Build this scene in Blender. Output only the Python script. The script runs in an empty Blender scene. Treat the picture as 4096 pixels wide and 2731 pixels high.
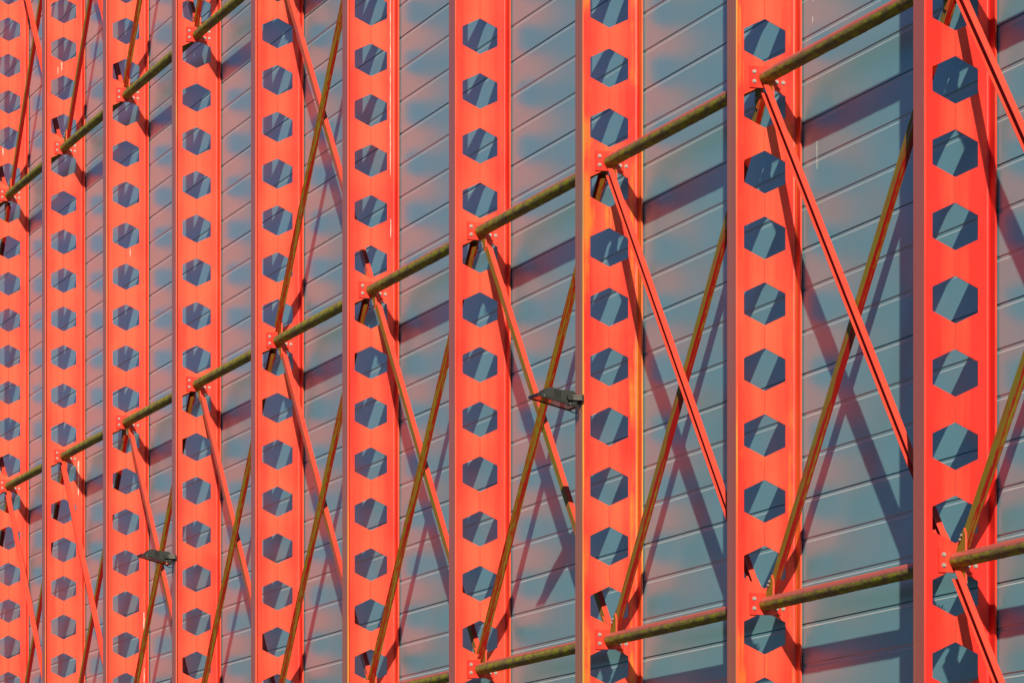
import bpy, bmesh, math, random
from mathutils import Vector, Matrix, noise as mnoise
random.seed(7)
scene = bpy.context.scene

# ------------------------------------------------------------------ camera
ZN = 10.8            # height of the middle row of tube struts
P = 0.66             # pitch of the hexagonal openings
S = 5.2948           # column spacing
TH = 0.2796927
cam_d = bpy.data.cameras.new('camera')
cam = bpy.data.objects.new('camera', cam_d)
scene.collection.objects.link(cam)
cam.location = (42.2517, -16.2949, ZN - 9.184)
cam.rotation_euler = (math.pi / 2, 0, math.pi / 2 - TH)
cam_d.sensor_width = 36
cam_d.lens = 20000 / 4096 * 36
cam_d.shift_y = (3953.9 - 1365.5) / 4096
cam_d.clip_start = 0.5
cam_d.clip_end = 3000
scene.camera = cam

# ------------------------------------------------------------------ sky and sun
SUN = Vector((1.0, -0.314, 0.502)).normalized()
elev = math.asin(SUN.z)
azim = math.atan2(SUN.x, SUN.y)
world = bpy.data.worlds.new('World')
scene.world = world
world.use_nodes = True
wn = world.node_tree
wn.nodes.clear()
sky = wn.nodes.new('ShaderNodeTexSky')
sky.sky_type = 'NISHITA'
sky.sun_disc = False
sky.sun_elevation = elev
sky.sun_rotation = azim
sky.air_density = 1.0
sky.dust_density = 0.0
sky.ozone_density = 10.0
bg = wn.nodes.new('ShaderNodeBackground')
bg.inputs['Strength'].default_value = 0.052
wo = wn.nodes.new('ShaderNodeOutputWorld')
wn.links.new(sky.outputs[0], bg.inputs[0])
wn.links.new(bg.outputs[0], wo.inputs[0])

sun_d = bpy.data.lights.new('sun', 'SUN')
sun_d.energy = 5.0
sun_d.angle = math.radians(0.5)
sun_d.color = (1.0, 0.86, 0.66)
sun = bpy.data.objects.new('sun', sun_d)
scene.collection.objects.link(sun)
sun.rotation_euler = SUN.to_track_quat('Z', 'Y').to_euler()
sun.location = (40, -20, 40)

vs = scene.view_settings
vs.view_transform = 'Standard'
vs.look = 'None'
vs.exposure = 0.55
vs.gamma = 1.0
vs.use_curve_mapping = False

# ------------------------------------------------------------------ node helpers
class NT:
    def __init__(self, name):
        self.m = bpy.data.materials.new(name)
        self.m.use_nodes = True
        self.t = self.m.node_tree
        self.t.nodes.clear()
        self.out = self.t.nodes.new('ShaderNodeOutputMaterial')
        self.b = self.t.nodes.new('ShaderNodeBsdfPrincipled')
        self.t.links.new(self.b.outputs[0], self.out.inputs[0])
    def n(self, kind, **kw):
        nd = self.t.nodes.new(kind)
        for k, v in kw.items():
            setattr(nd, k, v)
        return nd
    def put(self, sock, v):
        if v is None:
            return
        if hasattr(v, 'is_linked'):
            self.t.links.new(v, sock)
        else:
            if isinstance(v, (tuple, list)) and len(v) == 3 and sock.type == 'RGBA':
                v = (*v, 1.0)
            sock.default_value = v
    def math(self, op, a, b=None, c=None, clamp=False):
        nd = self.n('ShaderNodeMath', operation=op, use_clamp=clamp)
        self.put(nd.inputs[0], a)
        self.put(nd.inputs[1], b)
        self.put(nd.inputs[2], c)
        return nd.outputs[0]
    def mix(self, f, a, b):
        nd = self.n('ShaderNodeMix', data_type='RGBA')
        self.put(nd.inputs[0], f)
        self.put(nd.inputs[6], a)
        self.put(nd.inputs[7], b)
        return nd.outputs[2]
    def step(self, v, lo, hi, a=0.0, b=1.0):
        nd = self.n('ShaderNodeMapRange', interpolation_type='SMOOTHSTEP', clamp=True)
        self.put(nd.inputs[0], v)
        for i, q in enumerate((lo, hi, a, b)):
            self.put(nd.inputs[1 + i], q)
        return nd.outputs[0]
    def noise(self, vec, scale, detail=3.0, rough=0.55, sc=(1, 1, 1)):
        if sc != (1, 1, 1):
            mp = self.n('ShaderNodeMapping')
            mp.inputs['Scale'].default_value = sc
            self.t.links.new(vec, mp.inputs[0])
            vec = mp.outputs[0]
        nd = self.n('ShaderNodeTexNoise')
        self.t.links.new(vec, nd.inputs['Vector'])
        nd.inputs['Scale'].default_value = scale
        nd.inputs['Detail'].default_value = detail
        nd.inputs['Roughness'].default_value = rough
        return nd.outputs[0]
    def attr(self, name):
        return self.n('ShaderNodeAttribute', attribute_type='OBJECT', attribute_name=name).outputs['Fac']
    def pos(self):
        return self.n('ShaderNodeNewGeometry').outputs['Position']
    def obj(self):
        return self.n('ShaderNodeTexCoord').outputs['Object']
    def sep(self, v):
        nd = self.n('ShaderNodeSeparateXYZ')
        self.t.links.new(v, nd.inputs[0])
        return nd.outputs
    def bump(self, h, strength, dist):
        nd = self.n('ShaderNodeBump')
        nd.inputs['Strength'].default_value = strength
        nd.inputs['Distance'].default_value = dist
        self.t.links.new(h, nd.inputs['Height'])
        self.t.links.new(nd.outputs[0], self.b.inputs['Normal'])
    def set(self, **kw):
        for k, v in kw.items():
            self.put(self.b.inputs[k.replace('_', ' ')], v)

RED = (0.56, 0.018, 0.013)
ORANGE = (0.62, 0.079, 0.037)
OCHRE = (0.50, 0.20, 0.015)
MOSS = (0.33, 0.32, 0.012)
OLIVE = (0.21, 0.155, 0.055)

def mat_column(name, green):
    t = NT(name)
    p, o = t.pos(), t.obj()
    fade, stain = t.attr('fade'), t.attr('stain')
    xyz = t.sep(o)
    big = t.noise(p, 0.9, 3.0)
    f = t.math('ADD', fade, t.math('MULTIPLY', t.math('SUBTRACT', big, 0.5), 1.3), clamp=True)
    mid = t.step(t.math('ABSOLUTE', xyz[1]), 0.26, 0.05, -0.32, 0.22)  # brightness painted in: webs paler down the middle, redder beside the flanges
    edge = t.step(t.math('ABSOLUTE', xyz[0]), 0.1385, 0.1395, 0.0, 0.45)
    streak = t.math('MULTIPLY', t.math('SUBTRACT', t.noise(p, 1.0, 4.0, 0.6, (14, 14, 0.6)), 0.5), 0.9)
    f = t.math('ADD', t.math('ADD', f, mid), t.math('ADD', edge, streak), clamp=True)
    col = t.mix(f, RED, ORANGE)
    # ochre and green growth running down in streaks, thickest beside the street flange
    st = t.noise(p, 1.0, 5.0, 0.65, (22, 22, 0.8))
    blot = t.noise(p, 2.2, 3.0, 0.6)
    zone = t.step(t.math('ABSOLUTE', t.math('ADD', xyz[1], 0.29)), 0.15, 0.03, 0.12, 1.0)
    zone = t.math('MAXIMUM', zone, t.step(t.math('ABSOLUTE', t.math('SUBTRACT', xyz[1], 0.275)), 0.07, 0.02, 0.0, 0.75))
    zone = t.math('MAXIMUM', zone, t.step(t.math('ABSOLUTE', t.math('ADD', xyz[1], 0.015)), 0.06, 0.02, 0.0, 0.6))
    patch = t.step(t.noise(p, 0.55, 2.0), 0.38, 0.62, 0.35, 1.05)
    lvl = t.math('MULTIPLY', t.math('MULTIPLY', t.math('MULTIPLY', stain, patch), zone), 0.36)
    val = t.math('ADD', t.math('ADD', t.math('MULTIPLY', st, 0.55), t.math('MULTIPLY', blot, 0.45)), lvl)
    m1 = t.step(val, 0.62, 0.86)
    col = t.mix(t.math('MULTIPLY', m1, 0.62), col, OCHRE if not green else OLIVE)
    if green:
        gst = t.noise(p, 1.0, 4.0, 0.6, (30, 30, 0.25))
        m2 = t.step(t.math('ADD', gst, t.math('MULTIPLY', stain, 0.13)), 0.60, 0.70)
        col = t.mix(t.math('MULTIPLY', m2, 0.55), col, MOSS)
        col = t.mix(t.step(t.math('ABSOLUTE', xyz[1]), 0.3485, 0.3495, 0.0, 0.55), col, (0.36, 0.155, 0.095))
    # grime specks
    sp = t.step(t.noise(p, 55, 2.0), 0.70, 0.78)
    col = t.mix(t.math('MULTIPLY', sp, 0.25), col, (0.42, 0.12, 0.08))
    ro = t.math('ADD', 0.34, t.math('MULTIPLY', t.noise(p, 3.0, 4.0), 0.14))
    t.set(Base_Color=col, Roughness=ro, Specular_IOR_Level=0.45 if green else 0.28)
    t.bump(t.noise(p, 3.5, 3.0), 0.12, 0.02)
    return t.m

def mat_tube():
    t = NT('tube_mossy_red')
    p, o = t.pos(), t.obj()
    moss = t.attr('moss')
    nrm = t.sep(t.n('ShaderNodeNewGeometry').outputs['Normal'])
    fine = t.noise(o, 1.0, 5.0, 0.7, (26, 60, 60))
    band = t.noise(o, 1.0, 3.0, 0.6, (5, 12, 12))
    v = t.math('ADD', t.math('MULTIPLY', nrm[2], -1.0), t.math('ADD', t.math('MULTIPLY', t.math('SUBTRACT', fine, 0.5), 1.0), t.math('MULTIPLY', t.math('SUBTRACT', band, 0.5), 0.7)))
    v = t.math('ADD', v, moss)
    m = t.step(v, -0.25, 0.05)
    red = t.mix(t.noise(p, 2.0, 3.0), (0.37, 0.075, 0.05), (0.45, 0.115, 0.08))
    mc = t.mix(t.step(band, 0.40, 0.60), MOSS, OLIVE)
    mc = t.mix(t.step(fine, 0.52, 0.68, 0.0, 0.55), mc, (0.06, 0.04, 0.012))
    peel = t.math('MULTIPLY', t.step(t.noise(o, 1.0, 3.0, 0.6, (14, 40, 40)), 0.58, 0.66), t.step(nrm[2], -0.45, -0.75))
    col = t.mix(m, red, mc)
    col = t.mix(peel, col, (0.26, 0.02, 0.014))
    t.set(Base_Color=col, Roughness=t.math('ADD', 0.38, t.math('MULTIPLY', m, 0.5)), Specular_IOR_Level=0.4)
    t.bump(t.math('MULTIPLY', fine, m), 0.9, 0.02)
    return t.m

def mat_brace():
    # moss amounts come from each brace: 'moss' over everything, 'face' on the street-side face only
    t = NT('brace_red')
    p, o = t.pos(), t.obj()
    moss, face = t.attr('moss'), t.attr('face')
    nrm = t.sep(t.n('ShaderNodeNewGeometry').outputs['Normal'])
    st = t.noise(o, 1.0, 3.0, 0.6, (0.8, 55, 55))
    bl = t.noise(o, 1.0, 4.0, 0.65, (9, 45, 45))
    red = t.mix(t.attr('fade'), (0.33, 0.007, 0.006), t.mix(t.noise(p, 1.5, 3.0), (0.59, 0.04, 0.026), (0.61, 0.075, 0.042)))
    onface = t.math('MULTIPLY', face, t.step(nrm[1], -0.6, -0.9))
    v = t.math('ADD', t.math('ADD', t.math('MULTIPLY', st, 0.68), t.math('MULTIPLY', bl, 0.32)), t.math('ADD', moss, onface))
    m = t.step(v, 0.66, 0.76)
    mc = t.mix(t.step(bl, 0.4, 0.6), (0.26, 0.15, 0.009), (0.21, 0.185, 0.015))
    col = t.mix(m, red, mc)
    t.set(Base_Color=col, Roughness=t.math('ADD', 0.36, t.math('MULTIPLY', m, 0.5)), Specular_IOR_Level=0.3)
    t.bump(t.math('MULTIPLY', bl, m), 0.5, 0.006)
    return t.m

def mat_wall():
    t = NT('cladding_grey_blue')
    p = t.pos()
    rnd = t.n('ShaderNodeObjectInfo').outputs['Random']
    v = t.math('ADD', t.math('MULTIPLY', t.noise(p, 1.0, 4.0, 0.6, (5, 5, 0.35)), 0.7), t.math('MULTIPLY', rnd, 0.35))
    col = t.mix(v, (0.145, 0.34, 0.405), (0.165, 0.365, 0.43))
    dirt = t.step(t.noise(p, 1.0, 5.0, 0.7, (9, 9, 0.5)), 0.56, 0.85)
    col = t.mix(t.math('MULTIPLY', dirt, 0.25), col, (0.21, 0.27, 0.26))
    ro = t.math('ADD', 0.285, t.math('MULTIPLY', t.noise(p, 2.0, 4.0), 0.06))
    # satin coil-coated sheet: diffuse paint under a soft gloss coat
    t.t.nodes.remove(t.b)
    df, gl = t.n('ShaderNodeBsdfDiffuse'), t.n('ShaderNodeBsdfAnisotropic', distribution='BECKMANN')
    fr, mx = t.n('ShaderNodeFresnel'), t.n('ShaderNodeMixShader')
    bp = t.n('ShaderNodeBump')
    bp.inputs['Strength'].default_value = 0.06
    bp.inputs['Distance'].default_value = 0.02
    t.put(bp.inputs['Height'], t.noise(p, 1.3, 2.0))
    for nd in (df, gl, fr):
        t.put(nd.inputs['Normal'], bp.outputs[0])
    t.put(df.inputs['Color'], col)
    t.put(gl.inputs['Color'], (0.95, 0.95, 0.95))
    t.put(gl.inputs['Roughness'], ro)
    fr.inputs['IOR'].default_value = 1.39
    t.put(mx.inputs[0], fr.outputs[0])
    t.put(mx.inputs[1], df.outputs[0])
    t.put(mx.inputs[2], gl.outputs[0])
    t.put(t.out.inputs[0], mx.outputs[0])
    return t.m

def mat_plain(name, col, rough, metal=0.0, var=0.15, scale=30, spec=0.5):
    t = NT(name)
    n = t.noise(t.pos(), scale, 4.0)
    lo = tuple(c * (1 - var) for c in col)
    hi = tuple(min(1, c * (1 + var)) for c in col)
    t.set(Base_Color=t.mix(n, lo, hi), Roughness=rough, Metallic=metal, Specular_IOR_Level=spec)
    return t.m

M_COL = mat_column('column_red', False)
M_FLG = mat_column('flange_red', True)
M_TUBE = mat_tube()
M_BRACE = mat_brace()
M_WALL = mat_wall()
M_ZINC = mat_plain('zinc_bolt', (0.27, 0.27, 0.25), 0.55, 0.5)
M_HOUSE = mat_plain('lamp_housing_grey', (0.020, 0.024, 0.024), 0.6, 0.0, 0.1, 60, 0.2)
M_FRAME = mat_plain('lamp_frame_dark', (0.008, 0.009, 0.010), 0.45, 0.0, 0.1, 30, 0.3)
M_STEEL = mat_plain('bracket_steel', (0.10, 0.097, 0.085), 0.5, 0.5)
M_CABLE = mat_plain('cable_black', (0.012, 0.012, 0.012), 0.5)
M_DARK = mat_plain('lamp_inside', (0.05, 0.045, 0.04), 0.5)
M_DRIP = mat_plain('bird_lime', (0.6, 0.58, 0.54), 0.8, 0.0, 0.1)
M_FOLD = mat_plain('cladding_painted_highlight', (0.36, 0.47, 0.50), 0.4, 0.0, 0.12, 6)  # pale colour stands in for the bright highlight line along the folds
M_SEAM = mat_plain('weld_seam_dark_red', (0.30, 0.018, 0.012), 0.5)
M_CORE = mat_plain('building_core', (0.16, 0.17, 0.17), 0.8)
M_GLASS = NT('lamp_glass')
M_GLASS.set(Base_Color=(0.03, 0.028, 0.026), Roughness=0.06, Specular_IOR_Level=0.7)
M_GLASS = M_GLASS.m
def mat_ground():
    t = NT('mown_grass')
    p = t.pos()
    col = t.mix(t.noise(p, 0.5, 5.0), (0.035, 0.045, 0.025), (0.06, 0.075, 0.035))
    t.set(Base_Color=col, Roughness=0.9)
    t.bump(t.noise(p, 80, 3.0), 0.5, 0.01)
    return t.m
M_GROUND = mat_ground()

# ------------------------------------------------------------------ mesh helpers
def mesh(name, verts, faces, mat, smooth=None):
    me = bpy.data.meshes.new(name)
    me.from_pydata([tuple(v) for v in verts], [], faces)
    me.materials.append(mat)
    bm = bmesh.new()
    bm.from_mesh(me)
    bmesh.ops.recalc_face_normals(bm, faces=bm.faces)
    bm.to_mesh(me)
    bm.free()
    if smooth is not None:
        me.shade_smooth()
        me.set_sharp_from_angle(angle=math.radians(smooth))
    return me

def link(name, me, parent=None, loc=None, **props):
    o = bpy.data.objects.new(name, me)
    scene.collection.objects.link(o)
    if parent is not None:
        o.parent = parent
    if loc is not None:
        o.location = loc
    for k, v in props.items():
        o[k] = v
    return o

def thing(name, label, cat, loc, group=None, rot=None):
    o = bpy.data.objects.new(name, None)
    scene.collection.objects.link(o)
    o.location = loc
    o.empty_display_size = 0.2
    if rot:
        o.rotation_euler = rot
    o['label'] = label
    o['category'] = cat
    if group:
        o['group'] = group
    return o

class G:
    """collects geometry for one mesh"""
    def __init__(self):
        self.v, self.f = [], []
    def add(self, vs_, fs_):
        b = len(self.v)
        self.v += [tuple(q) for q in vs_]
        self.f += [tuple(b + i for i in f) for f in fs_]
    def prism(self, poly, fn):
        """poly: 2D points, fn(p, e) -> 3D with e in 0/1"""
        n = len(poly)
        self.add([fn(q, 0) for q in poly] + [fn(q, 1) for q in poly],
                 [tuple(range(n)), tuple(range(2 * n - 1, n - 1, -1))] +
                 [(i, (i + 1) % n, n + (i + 1) % n, n + i) for i in range(n)])
    def box(self, a, b):
        self.prism([(a[0], a[1]), (b[0], a[1]), (b[0], b[1]), (a[0], b[1])],
                   lambda q, e: (q[0], q[1], b[2] if e else a[2]))
    def tube(self, pts, r, n=10, cap=True):
        rings = []
        pts = [Vector(q) for q in pts]
        for i, q in enumerate(pts):
            d = (pts[min(i + 1, len(pts) - 1)] - pts[max(i - 1, 0)]).normalized()
            u = d.cross(Vector((0.31, 0.17, 0.93))).normalized()
            w = d.cross(u)
            rings.append([q + (u * math.cos(a) + w * math.sin(a)) * r for a in (2 * math.pi * k / n for k in range(n))])
        fs_ = []
        for i in range(len(pts) - 1):
            fs_ += [(i * n + k, i * n + (k + 1) % n, (i + 1) * n + (k + 1) % n, (i + 1) * n + k) for k in range(n)]
        if cap:
            fs_ += [tuple(range(n - 1, -1, -1)), tuple((len(pts) - 1) * n + k for k in range(n))]
        self.add([q for r_ in rings for q in r_], fs_)
    def make(self, name, mat, smooth=None):
        return mesh(name, self.v, self.f, mat, smooth)

# ------------------------------------------------------------------ ground
g = G()
g.add([(-1500, -1500, 0), (1500, -1500, 0), (1500, 1500, 0), (-1500, 1500, 0)], [(0, 1, 2, 3)])
link('ground', g.make('ground', M_GROUND), kind='structure')

# ------------------------------------------------------------------ unseen tree belt, added to cut low sky light and darken low cladding reflections
rw = random.Random(11)
g = G()
phi = (1 + 5 ** 0.5) / 2
ICO_V = [Vector(q).normalized() for q in [(-1, phi, 0), (1, phi, 0), (-1, -phi, 0), (1, -phi, 0), (0, -1, phi), (0, 1, phi), (0, -1, -phi), (0, 1, -phi), (phi, 0, -1), (phi, 0, 1), (-phi, 0, -1), (-phi, 0, 1)]]
ICO_F = [(0, 11, 5), (0, 5, 1), (0, 1, 7), (0, 7, 10), (0, 10, 11), (1, 5, 9), (5, 11, 4), (11, 10, 2), (10, 7, 6), (7, 1, 8), (3, 9, 4), (3, 4, 2), (3, 2, 6), (3, 6, 8), (3, 8, 9), (4, 9, 5), (2, 4, 11), (6, 2, 10), (8, 6, 7), (9, 8, 1)]
for i in range(110):
    cx, cy = -490 + 5.2 * i + rw.uniform(-2, 2), -82 + rw.uniform(-7, 7)
    hh = rw.uniform(16, 22)
    g.tube([(cx, cy, 0), (cx, cy, hh * 0.6)], 0.35, 6)
    for j in range(26):
        u = rw.uniform(0.12, 1.0)
        rr_ = 4.2 * math.sin(math.pi * (0.15 + 0.8 * u)) + 0.6
        an = rw.uniform(0, 6.283)
        d = rr_ * rw.uniform(0.3, 1.0)
        c = Vector((cx + d * math.cos(an), cy + d * math.sin(an), hh * u))
        sz = rw.uniform(0.9, 1.9)
        g.add([c + v * sz * rw.uniform(0.7, 1.25) for v in ICO_V], ICO_F)
M_WOOD = mat_plain('foliage_dark', (0.04, 0.065, 0.02), 0.8, 0.0, 0.4, 0.6)
link('added_far_wood', g.make('added_far_wood', M_WOOD), kind='stuff', label='added unseen dark green wood, far off, dimming low reflections in the cladding', category='wood')

# ------------------------------------------------------------------ clad building
YW = 0.36            # street face of the cladding
HT = 22.35
KMIN, KMAX = -1, 12
bld = thing('clad_building', 'grey blue building wall of horizontal grooved metal panels behind the red columns', 'building', (0, YW, 0))
x0, x1 = -KMAX * S - 3.0, 1 * S + 3.0
g = G()
g.box((x0, 0.085, 0.0), (x1, 18.0, HT))
link('building_core', g.make('building_core', M_CORE), bld)
g = G()
g.box((x0 - 0.1, -0.08, HT + 0.004), (x1 + 0.1, 0.4, HT + 0.12))
link('roof_coping', g.make('roof_coping', M_WALL), bld)
PH = 1.254
prof = [(0.07, -0.003), (0.0075, -0.003), (0.0075, -0.029), (0.0, -0.041)]
for zc in (-0.405, -0.830):
    prof += [(0.0, zc + 0.008), (0.0075, zc - 0.004), (0.0075, zc - 0.028), (0.0, zc - 0.040)]
prof += [(0.0, -1.250), (0.07, -1.250)]
def panel_mesh(x_len):
    gg = G()
    n = len(prof)
    gg.add([(0, d, z) for d, z in prof] + [(x_len, d, z) for d, z in prof],
           [(i, i + 1, n + i + 1, n + i) for i in range(n - 1)] + [(0, n - 1, 2 * n - 1, n)] +
           [tuple(range(n)), tuple(range(2 * n - 1, n - 1, -1))])
    me = bpy.data.meshes.new('cladding_panel')
    me.from_pydata(gg.v, [], gg.f)
    me.materials.append(M_WALL)
    bm = bmesh.new()
    bm.from_mesh(me)
    bmesh.ops.recalc_face_normals(bm, faces=bm.faces)
    bm.to_mesh(me)
    bm.free()
    me.materials.append(M_FOLD)          # upward-facing folds of each groove, sunlit highlight painted into their colour
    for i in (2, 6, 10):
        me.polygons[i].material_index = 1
    return me
pm = panel_mesh(3 * S - 0.006)
ztop = ZN - 1.763 + PH * 10
for r in range(18):
    z = ztop - r * PH
    if z > HT:
        continue
    if z - PH < -0.3:
        break
    for c in range(5):
        xl = S * (2 - 3 * (c + 1)) + 0.05      # ends hidden behind every third column
        link('cladding_panel', pm, bld, (xl, 0, z))
# dirt runs on the cladding
def drip_mesh(w, h, seed):
    rr = random.Random(seed)
    n = max(4, int(h / 0.06))
    vs_, fs_ = [], []
    for i in range(n + 1):
        zz = -h * i / n
        ww = w * rr.uniform(0.35, 1.0) * (1.0 if i < n else 0.2)
        cx = rr.uniform(-0.2, 0.2) * w
        vs_ += [(cx - ww / 2, 0, zz), (cx + ww / 2, 0, zz), (cx + ww / 2, 0.0015, zz), (cx - ww / 2, 0.0015, zz)]
    for i in range(n):
        a, b = 4 * i, 4 * i + 4
        for q in range(4):
            fs_.append((a + q, a + (q + 1) % 4, b + (q + 1) % 4, b + q))
    fs_ += [(0, 1, 2, 3), (4 * n + 3, 4 * n + 2, 4 * n + 1, 4 * n)]
    return mesh('drip', vs_, fs_, M_DRIP)
for i, (x, z, h, w) in enumerate([(-4.74, -0.75, 0.28, 0.009), (-4.87, 0.51, 0.07, 0.022), (-4.86, 0.68, 0.03, 0.02), (-15.55, -0.55, 0.2, 0.010)]):
    link('drip', drip_mesh(w, h, i), bld, (x, -0.0022, ZN + z))

# ------------------------------------------------------------------ castellated columns
BF, TF, TW, RF, HB = 0.14, 0.021, 0.006, 0.027, 0.35
CI0, CI1 = -16, 17
ZT = 22.3
def flange_mesh(sg):
    yo, yi, yc = sg * HB, sg * (HB - TF), sg * (HB - TF - RF)
    e = 0.002
    poly = [(-BF + e, yo), (BF - e, yo), (BF, yo - sg * e), (BF, yi + sg * e), (BF - e, yi), (TW + RF, yi)]
    for k in range(1, 7):
        a = k / 6 * math.pi / 2
        poly.append((TW + RF - RF * math.sin(a), yc + sg * RF * math.cos(a)))
    poly += [(-x, y) for x, y in reversed(poly[6:])]
    poly += [(-(TW + RF), yi), (-BF + e, yi), (-BF, yi + sg * e), (-BF, yo - sg * e)]
    gg = G()
    # long faces are cut so that shading stays accurate
    n = len(poly)
    zs = [0.02, 5.5, 11.0, 16.5, ZT]
    gg.add([(x, y, z) for z in zs for x, y in poly],
           [(j * n + i, j * n + (i + 1) % n, (j + 1) * n + (i + 1) % n, (j + 1) * n + i) for j in range(len(zs) - 1) for i in range(n)] +
           [tuple(range(n)), tuple((len(zs) - 1) * n + i for i in range(n - 1, -1, -1))])
    return gg.make('flange', M_FLG, 40)
def web_mesh():
    Y = HB - TF - RF
    h = 0.2206
    gg = G()
    def plate(poly):
        for x in (TW, -TW):
            gg.add([(x, y, z) for y, z in poly], [tuple(range(len(poly)))])
    zlo = ZN + CI0 * P
    zhi = ZN + (CI1 + 1) * P
    plate([(-Y, 0.02), (Y, 0.02), (Y, zlo), (0, zlo), (-Y, zlo)])
    plate([(-Y, zhi), (0, zhi), (Y, zhi), (Y, ZT), (-Y, ZT)])
    for i in range(CI0, CI1 + 1):
        b = ZN + i * P
        q = [(0, P / 6 + .004), (-h, P / 3), (-h, 2 * P / 3), (0, 5 * P / 6 - .004), (h, 2 * P / 3), (h, P / 3)]
        q = [(y, b + z) for y, z in q]
        for sg in (-1, 1):
            l, u = (q[1], q[2]) if sg < 0 else (q[5], q[4])
            plate([(sg * Y, b), (0, b), q[0], l, (sg * Y, l[1])])
            plate([(sg * Y, l[1]), l, u, (sg * Y, u[1])])
            plate([(sg * Y, u[1]), u, q[3], (0, b + P), (sg * Y, b + P)])
        for k in range(6):
            a, c = q[k], q[(k + 1) % 6]
            gg.add([(TW, *a), (TW, *c), (-TW, *c), (-TW, *a)], [(0, 1, 2, 3)])
    me = bpy.data.meshes.new('web')
    me.from_pydata(gg.v, [], gg.f)
    bm = bmesh.new()
    bm.from_mesh(me)
    bmesh.ops.remove_doubles(bm, verts=bm.verts, dist=1e-5)
    bmesh.ops.recalc_face_normals(bm, faces=bm.faces)
    bm.to_mesh(me)
    bm.free()
    me.materials.append(M_COL)
    return me
def weld_mesh():
    gg = G()
    rr = random.Random(3)
    n = 9
    prof_ = [(-0.005, -0.001), (-0.003, 0.003), (0.003, 0.003), (0.005, -0.001)]
    vs_, fs_ = [], []
    for i in range(n + 1):
        z = -P / 6 + 0.008 + (P / 3 - 0.016) * i / n
        k = rr.uniform(0.75, 1.2)
        vs_ += [(d * k, y * k, z) for y, d in prof_]
    for i in range(n):
        for q in range(4):
            fs_.append((4 * i + q, 4 * i + (q + 1) % 4, 4 * i + 4 + (q + 1) % 4, 4 * i + 4 + q))
    fs_ += [(0, 1, 2, 3), (4 * n + 3, 4 * n + 2, 4 * n + 1, 4 * n)]
    return mesh('weld_seam', vs_, fs_, M_SEAM)
def bolt_mesh():
    gg = G()
    w = [(0.021 * math.cos(math.pi * k / 6), 0.021 * math.sin(math.pi * k / 6)) for k in range(12)]
    hx = [(0.0175 * math.cos(math.pi * k / 3 + 0.3), 0.0175 * math.sin(math.pi * k / 3 + 0.3)) for k in range(6)]
    gg.prism(w, lambda q, e: (0.004 * e, q[0], q[1]))
    gg.prism(hx, lambda q, e: (0.004 + 0.013 * e, q[0], q[1]))
    return gg.make('bolt', M_ZINC)
ME_FI2 = flange_mesh(1)
ME_FI2.materials[0] = M_COL
ME_FO, ME_FI, ME_WEB, ME_WELD, ME_BOLT = flange_mesh(-1), flange_mesh(1), web_mesh(), weld_mesh(), bolt_mesh()
g = G(); g.box((-0.2, -0.42, 0.0), (0.2, 0.345, 0.02)); ME_BASE = g.make('base_plate', M_COL)

ORD = ['first', 'second', 'third', 'fourth', 'fifth', 'sixth', 'seventh', 'eighth', 'ninth', 'tenth', 'eleventh', 'twelfth', 'thirteenth']
STAIN = {-1: 0.1, 0: 0.12, 1: 0.62, 2: 1.0, 3: 0.16, 4: 0.2, 5: 0.16, 6: 0.1, 7: 0.05, 8: 0.1, 9: 0.05}
LOOK = {0: 'bright red castellated column, nearest and largest, first from the right',
        1: 'red castellated column with patchy ochre stains, second from the right',
        2: 'red castellated column with heavy ochre streaks and large floodlight, third from the right',
        3: 'red castellated column with hexagonal openings, fourth from the right',
        4: 'red castellated column with long white drip, fifth from the right',
        5: 'red castellated column with crossed braces above its middle strut, sixth from the right',
        6: 'red castellated column carrying the smaller floodlight, seventh from the right',
        7: 'orange red castellated column with white drip low down, eighth from the right',
        8: 'orange red castellated column, second from the left edge of the photo',
        9: 'orange red castellated column cut by the left edge of the photo'}
TIERS = [ZN + t * 8 * P for t in (-2, -1, 0, 1)]
ZOFF = -0.042        # struts sit slightly below the middle of their web post
cols = {}
for k in range(KMIN, KMAX):
    if k in LOOK:
        lab = LOOK[k]
    elif k < 0:
        lab = 'red castellated column standing beyond the right edge of the photo'
    else:
        lab = 'red castellated column beyond the left edge, %s from the right' % ORD[k]
    c = thing('castellated_column', lab, 'column', (-k * S, 0, 0), 'red castellated columns along the wall')
    st = STAIN.get(k, 0.1)
    fd = {-1: 0.05, 0: 0.1, 1: 0.55, 2: 0.5, 3: 0.62, 4: 0.6, 5: 0.66}.get(k, 0.75)
    pr = dict(stain=st, fade=fd)
    link('flange', ME_FO, c, **pr)
    link('flange', ME_FI if 1 <= k <= 2 else ME_FI2, c, **pr)
    web = link('web', ME_WEB, c, **pr)
    link('base_plate', ME_BASE, c, **pr)
    if 0 <= k <= 9:
        lo = -10
        for i in range(-10, 16):
            if i % 8 == 0:
                continue
            link('weld_seam', ME_WELD, web, (TW, 0, ZN + i * P), **pr)
    for tz in TIERS[1:]:
        for dz in (0.052, -0.045):
            link('bolt', ME_BOLT, web, (TW, 0.194, tz + ZOFF + dz))
    cols[k] = c
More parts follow.
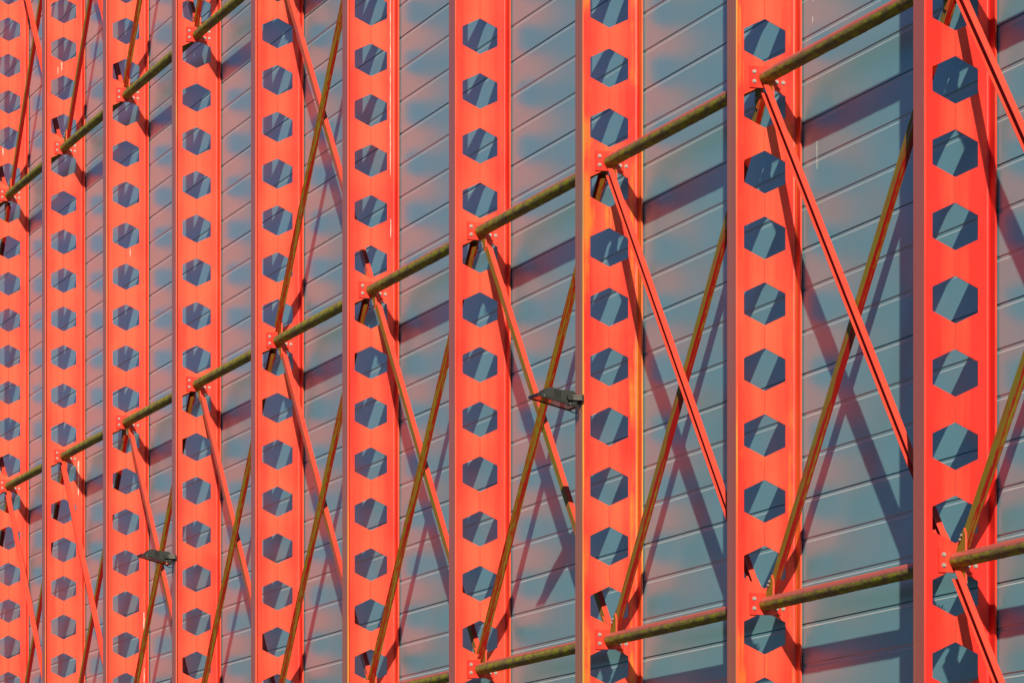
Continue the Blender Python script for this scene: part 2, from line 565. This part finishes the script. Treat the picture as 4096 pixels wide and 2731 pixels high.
# bird lime on webs: column, y, height from middle row, length, width
for i, (k, y, z, h, w) in enumerate([(4, 0.262, 4.6, 3.15, 0.008), (4, 0.268, 0.9, 0.25, 0.010), (7, 0.296, -3.10, 0.75, 0.012), (7, 0.298, -4.0, 1.1, 0.011), (8, 0.255, -0.12, 0.6, 0.015), (8, 0.268, -0.12, 0.3, 0.008),
                                     (8, -0.035, 6.70, 0.14, 0.014), (8, -0.10, 6.62, 0.14, 0.010), (8, 0.235, 6.60, 0.10, 0.010), (7, 0.068, 2.765, 0.14, 0.012), (9, -0.10, 6.08, 0.13, 0.02)]):
    o = link('drip', drip_mesh(w, h, 40 + i), cols[k], (TW + 0.002, y, ZN + z))
    o.rotation_euler = (0, 0, math.pi / 2)

# ------------------------------------------------------------------ tube struts
R_T = 0.07
EX0, EX1 = TW, S - TW
def strut_mesh(seed):
    """tube with a lumpy coat of moss on its sides and underside"""
    n, m = 30, 210
    a, b = EX0 + 0.018, EX1 - 0.018
    vs_ = []
    for j in range(m + 1):
        x = a + (b - a) * j / m
        for i in range(n):
            w = 2 * math.pi * i / n
            cy, cz = math.cos(w), math.sin(w)
            cover = min(1.0, max(0.0, (0.45 - cz) / 0.5)) * min(1.0, (x - a) / 0.12, (b - x) / 0.12)
            q = Vector((x * 9 + seed * 31.7, cy * 1.6, cz * 1.6))
            h = 0.5 + 0.5 * mnoise.noise(q) + 0.5 * mnoise.noise(q * 3.1) + 0.35 * mnoise.noise(q * 7.3)
            r = R_T + cover * max(0.0, h - 0.15) * 0.0055
            vs_.append((x, r * cy, r * cz))
    fs_ = [(j * n + i, j * n + (i + 1) % n, (j + 1) * n + (i + 1) % n, (j + 1) * n + i) for j in range(m) for i in range(n)]
    fs_ += [tuple(range(n)), tuple(m * n + i for i in range(n - 1, -1, -1))]
    return mesh('tube', vs_, fs_, M_TUBE, 60)
def plate_mesh():
    gg = G()
    gg.box((0, -0.165, -0.108), (0.018, 0.165, 0.108))
    return gg.make('end_plate', M_COL)
def collar_mesh():
    gg = G()
    n = 24
    for (xa, ra), (xb, rb) in [((0.0, R_T + 0.010), (0.010, R_T + 0.001))]:
        gg.add([(xa, ra * math.cos(2 * math.pi * i / n), ra * math.sin(2 * math.pi * i / n)) for i in range(n)] +
               [(xb, rb * math.cos(2 * math.pi * i / n), rb * math.sin(2 * math.pi * i / n)) for i in range(n)],
               [(i, (i + 1) % n, n + (i + 1) % n, n + i) for i in range(n)])
    return gg.make('weld_ring', M_COL, 60)
def gusset_mesh(sg_x, sg_z):
    poly = [(0.03, 0.05), (0.25, 0.05), (0.25, 0.215), (0.205, 0.275), (0.15, 0.225), (0.03, 0.10)]
    gg = G()
    gg.prism([(sg_x * a, sg_z * b) for a, b in poly], lambda q, e: (q[0], (-0.009, 0.009)[e], q[1]))
    return gg.make('gusset', M_BRACE)
ME_STRUTS = [strut_mesh(i) for i in range(4)]
ME_PLATE, ME_RING = plate_mesh(), collar_mesh()
ME_GUS = {(a, b): gusset_mesh(a, b) for a in (-1, 1) for b in (-1, 1)}

FULL = (0, 5, 10)                       # bays braced at every height
def braced(k, lev):                     # lev: tier index of the lower strut
    return lev in (1, 3) or k in FULL
ROW = {0: 'lowest row', 1: 'lower row', 2: 'middle row', 3: 'upper row', 4: 'top row'}
def between(k):
    if k == 0:
        return 'just right of the rightmost column'
    if k > 9:
        return 'beyond the left edge at the %s column' % ORD[k]
    return 'between %s and %s columns from the right' % (ORD[k - 1], ORD[k])
TZ = [ZN + t * 8 * P for t in (-2, -1, 0, 1, 2)]
BOLTS = [(-0.118, 0.052), (-0.118, -0.045), (0.121, 0.052), (0.121, -0.045)]
for k in range(0, KMAX):
    if k == KMAX - 1:
        pass
    for ti in (1, 2, 3, 4):
        z = TZ[ti] + ZOFF
        s = thing('tube_strut', 'mossy tube strut, %s, %s' % (ROW[ti], between(k)), 'strut', (-k * S, 0, z), 'horizontal tube struts')
        ms = {0: 0.05, 1: 0.0, 2: 0.08, 3: 0.35, 4: 0.35}.get(k, 0.6) + (0.06 if ti == 2 and k == 2 else 0)
        link('tube', ME_STRUTS[(k * 3 + ti) % 4], s, moss=ms)
        pr = dict(stain=0.0, fade=0.05)
        a = link('end_plate', ME_PLATE, s, (EX0 + 0.0005, 0, 0), **pr)
        for y, dz in BOLTS:
            link('bolt', ME_BOLT, a, (0.018, y, dz))
        b = link('end_plate', ME_PLATE, s, (EX1 - 0.0185, 0.073, 0), **pr)
        link('weld_ring', ME_RING, s, (EX0 + 0.0187, 0, 0), **pr)
        up = braced(k, ti)
        dn = braced(k, ti - 1)
        gm = 0.42
        for sx, xo in ((1, EX0 + 0.02), (-1, EX1 - 0.02)):
            if up and ti < 4:
                link('gusset', ME_GUS[(sx, 1)], s, (xo, 0, 0), moss=0.05, face=gm, fade=1.0)
            if dn:
                link('gusset', ME_GUS[(sx, -1)], s, (xo, 0, 0), moss=-0.1, face=gm, fade=1.0)

# ------------------------------------------------------------------ channel braces
BH, BW, BT = 0.052, 0.062, 0.008
Z8 = 8 * P
LB = math.hypot(S, Z8)
ANG = math.atan2(Z8, S)
def channel_mesh(sy):
    """axis along local x, back against y=0, toes towards sy, height along local z"""
    prof_ = [(0, -BH), (BW, -BH), (BW, -BH + BT - 0.002), (BT, -BH + BT + 0.002), (BT, BH - BT - 0.002), (BW, BH - BT + 0.002), (BW, BH), (0, BH)]
    e = 0.20
    gg = G()
    n = len(prof_)
    m = 6
    xs = [e + (LB - 2 * e) * j / m for j in range(m + 1)]
    gg.add([(x, sy * (0.0095 + y), z) for x in xs for y, z in prof_],
           [(j * n + i, j * n + (i + 1) % n, (j + 1) * n + (i + 1) % n, (j + 1) * n + i) for j in range(m) for i in range(n)] +
           [tuple(range(n)), tuple(m * n + i for i in range(n - 1, -1, -1))])
    return gg.make('channel', M_BRACE)
ME_CH = {-1: channel_mesh(-1), 1: channel_mesh(1)}
def bolt_y():
    gg = G()
    hx = [(0.013 * math.cos(math.pi * k / 3), 0.013 * math.sin(math.pi * k / 3)) for k in range(6)]
    gg.prism(hx, lambda q, e: (q[0], (-0.030, -0.009)[e], q[1]))
    return gg.make('bolt', M_ZINC)
def nut_y():
    gg = G()
    hx = [(0.013 * math.cos(math.pi * k / 3), 0.013 * math.sin(math.pi * k / 3)) for k in range(6)]
    gg.prism(hx, lambda q, e: (q[0], (0.018, 0.034)[e], q[1]))
    return gg.make('nut', M_ZINC)
ME_BOLTY, ME_NUTY = bolt_y(), nut_y()
LEV = {0: 'bottom tier', 1: 'lower tier', 2: 'middle tier', 3: 'upper tier'}
for k in range(0, KMAX):
    for lev in (0, 1, 2, 3):
        if not braced(k, lev):
            continue
        desc_outer = not (3 <= k <= 7)
        for kind in ('falling', 'rising'):
            outer = desc_outer if kind == 'falling' else not desc_outer
            zz = TZ[lev + 1] if kind == 'falling' else TZ[lev]
            b = thing('diagonal_brace', 'channel brace %s right, %s, %s' % (kind, LEV[lev], between(k)), 'brace',
                      (-k * S, 0, zz + ZOFF), 'diagonal channel braces', (0, ANG if kind == 'falling' else -ANG, 0))
            if kind == 'falling':
                ms, fc = (-0.2, -0.05) if outer else (-0.2, 0.46 if k < 5 else 0.36)
            elif outer:
                ms, fc = 0.20, 0.1
            else:
                ms, fc = 0.14, 0.12
                if k == 0:
                    ms = 0.19
                if k >= 8:
                    ms, fc = 0.05, 0.5
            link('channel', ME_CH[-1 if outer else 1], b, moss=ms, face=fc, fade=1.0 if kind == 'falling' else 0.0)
            for d in (0.25, 0.30, LB - 0.25, LB - 0.30):
                for nm, me_ in (('bolt', ME_BOLTY), ('nut', ME_NUTY)):
                    o = link(nm, me_, b, (d, 0, 0))
                    if not outer:
                        o.rotation_euler = (0, 0, math.pi)

# ------------------------------------------------------------------ floodlights
def floodlight(k, dz, label):
    t = thing('floodlight', label, 'floodlight', (-k * S, 0, ZN + dz), 'floodlights on the columns')
    W = 0.17
    # side outline: y (street is negative), z
    out = [(-0.838, -2.650), (-0.812, -2.636), (-0.780, -2.604), (-0.755, -2.582), (-0.715, -2.572), (-0.672, -2.577), (-0.611, -2.594), (-0.459, -2.606), (-0.437, -2.622), (-0.424, -2.655), (-0.424, -2.752), (-0.872, -2.652)]
    out = out[:-2]
    def base(y):                         # rim line of the housing
        return -2.648 + (y + 0.864) * (-2.765 + 2.648) / (0.448)
    n = len(out)
    gg = G()
    secs = [(-W + 0.005, 0.0), (-W + 0.05, 1.0), (W - 0.03, 1.0), (W - 0.004, 0.96)]
    poly_all = []
    ring = []
    for x, s in secs:
        r_ = []
        for y, z in out:
            zb = base(y) + 0.004
            r_.append((x, y, zb + max(0.0, z - zb) * s))
        for y in (-0.424, -0.64, -0.842):
            r_.append((x, y, base(y) + 0.002))
        ring.append(r_)
    m = len(ring[0])
    gg.add([q for r_ in ring for q in r_],
           [(j * m + i, j * m + (i + 1) % m, (j + 1) * m + (i + 1) % m, (j + 1) * m + i) for j in range(len(ring) - 1) for i in range(m)] +
           [tuple(range(m)), tuple((len(ring) - 1) * m + i for i in range(m - 1, -1, -1))])
    h = link('housing', gg.make('housing', M_HOUSE, 35), t)
    # cooling ribs on the side
    for i in range(4):
        y = -0.675 + 0.020 * i
        gg = G()
        zt = -2.585 - 0.004 * i
        gg.box((W - 0.014, y - 0.003, base(y) + 0.010), (W - 0.004, y + 0.003, zt - 0.012))
        link('cooling_rib', gg.make('cooling_rib', M_HOUSE), h)
    # frame round the glass, dropped below the rim
    def slab(gg, xa, xb, ya, yb, h0, h1):
        v = [(x, y, base(y) + hh) for hh in (h0, h1) for x, y in ((xa, ya), (xb, ya), (xb, yb), (xa, yb))]
        gg.add(v, [(0, 1, 2, 3), (7, 6, 5, 4), (0, 1, 5, 4), (1, 2, 6, 5), (2, 3, 7, 6), (3, 0, 4, 7)])
    gg = G()
    ya, yb = -0.880, -0.408
    slab(gg, -W - 0.008, W + 0.008, ya, ya + 0.026, -0.026, 0.0)
    slab(gg, -W - 0.008, W + 0.008, yb - 0.026, yb, -0.026, 0.0)
    slab(gg, -W - 0.008, -W + 0.018, ya + 0.026, yb - 0.026, -0.026, 0.0)
    slab(gg, W - 0.018, W + 0.008, ya + 0.026, yb - 0.026, -0.026, 0.0)
    fr = link('frame', gg.make('frame', M_FRAME), t)
    gg = G()
    slab(gg, -W + 0.018, W - 0.018, ya + 0.026, yb - 0.026, -0.019, -0.015)
    link('glass', gg.make('glass', M_GLASS), fr)
    for y in (-0.80, -0.50):
        gg = G()
        gg.box((W + 0.008, y - 0.007, base(y) - 0.018), (W + 0.012, y + 0.007, base(y) + 0.006))
        link('clip', gg.make('clip', M_STEEL), fr)
    # bracket: two arms and a cross piece on the column flange, with pivot knobs
    for sx in (-1, 1):
        gg = G()
        zc = -2.683
        xa, xb = sorted((sx * 0.180, sx * 0.190))
        gg.box((xa, -0.525, zc - 0.028), (xb, -0.371, zc + 0.028))
        xc, xd = sorted((sx * 0.190, sx * 0.197))
        gg.box((xc, -0.490, zc + 0.010), (xd, -0.371, zc + 0.028))
        gg.box((xc, -0.490, zc - 0.028), (xd, -0.371, zc - 0.010))
        arm = link('bracket_arm', gg.make('bracket_arm', M_STEEL), t)
        gg = G()
        c = [(-0.510 + 0.034 * math.cos(2 * math.pi * i / 20), zc + 0.034 * math.sin(2 * math.pi * i / 20)) for i in range(20)]
        x_a, x_b = sorted((sx * 0.172, sx * 0.215))
        gg.prism(c, lambda q, e: ((x_a, x_b)[e], q[0], q[1]))
        link('pivot_knob', gg.make('pivot_knob', M_HOUSE, 40), arm)
    gg = G()
    gg.box((-0.197, -0.370, -2.722), (0.197, -0.3505, -2.650))
    link('bracket_base', gg.make('bracket_base', M_FRAME), t)
    pts = []
    ctrl = [Vector((0.08, -0.425, -2.735)), Vector((0.12, -0.395, -2.760)), Vector((0.14, -0.400, -2.825)), Vector((0.10, -0.425, -2.842)), Vector((0.02, -0.455, -2.815)), Vector((-0.05, -0.48, -2.785))]
    for i in range(len(ctrl) - 1):
        p0, p1, p2, p3 = ctrl[max(i - 1, 0)], ctrl[i], ctrl[i + 1], ctrl[min(i + 2, len(ctrl) - 1)]
        for j in range(6):
            u = j / 6
            pts.append(0.5 * ((2 * p1) + (p2 - p0) * u + (2 * p0 - 5 * p1 + 4 * p2 - p3) * u * u + (3 * p1 - p0 - 3 * p2 + p3) * u ** 3))
    pts.append(ctrl[-1])
    gg = G()
    gg.tube(pts, 0.006, 8)
    link('cable', gg.make('cable', M_CABLE, 60), t)
floodlight(2, 0.0, 'larger dark grey floodlight on the third column from the right')
floodlight(6, 0.012, 'smaller, farther dark grey floodlight on the seventh column from the right')
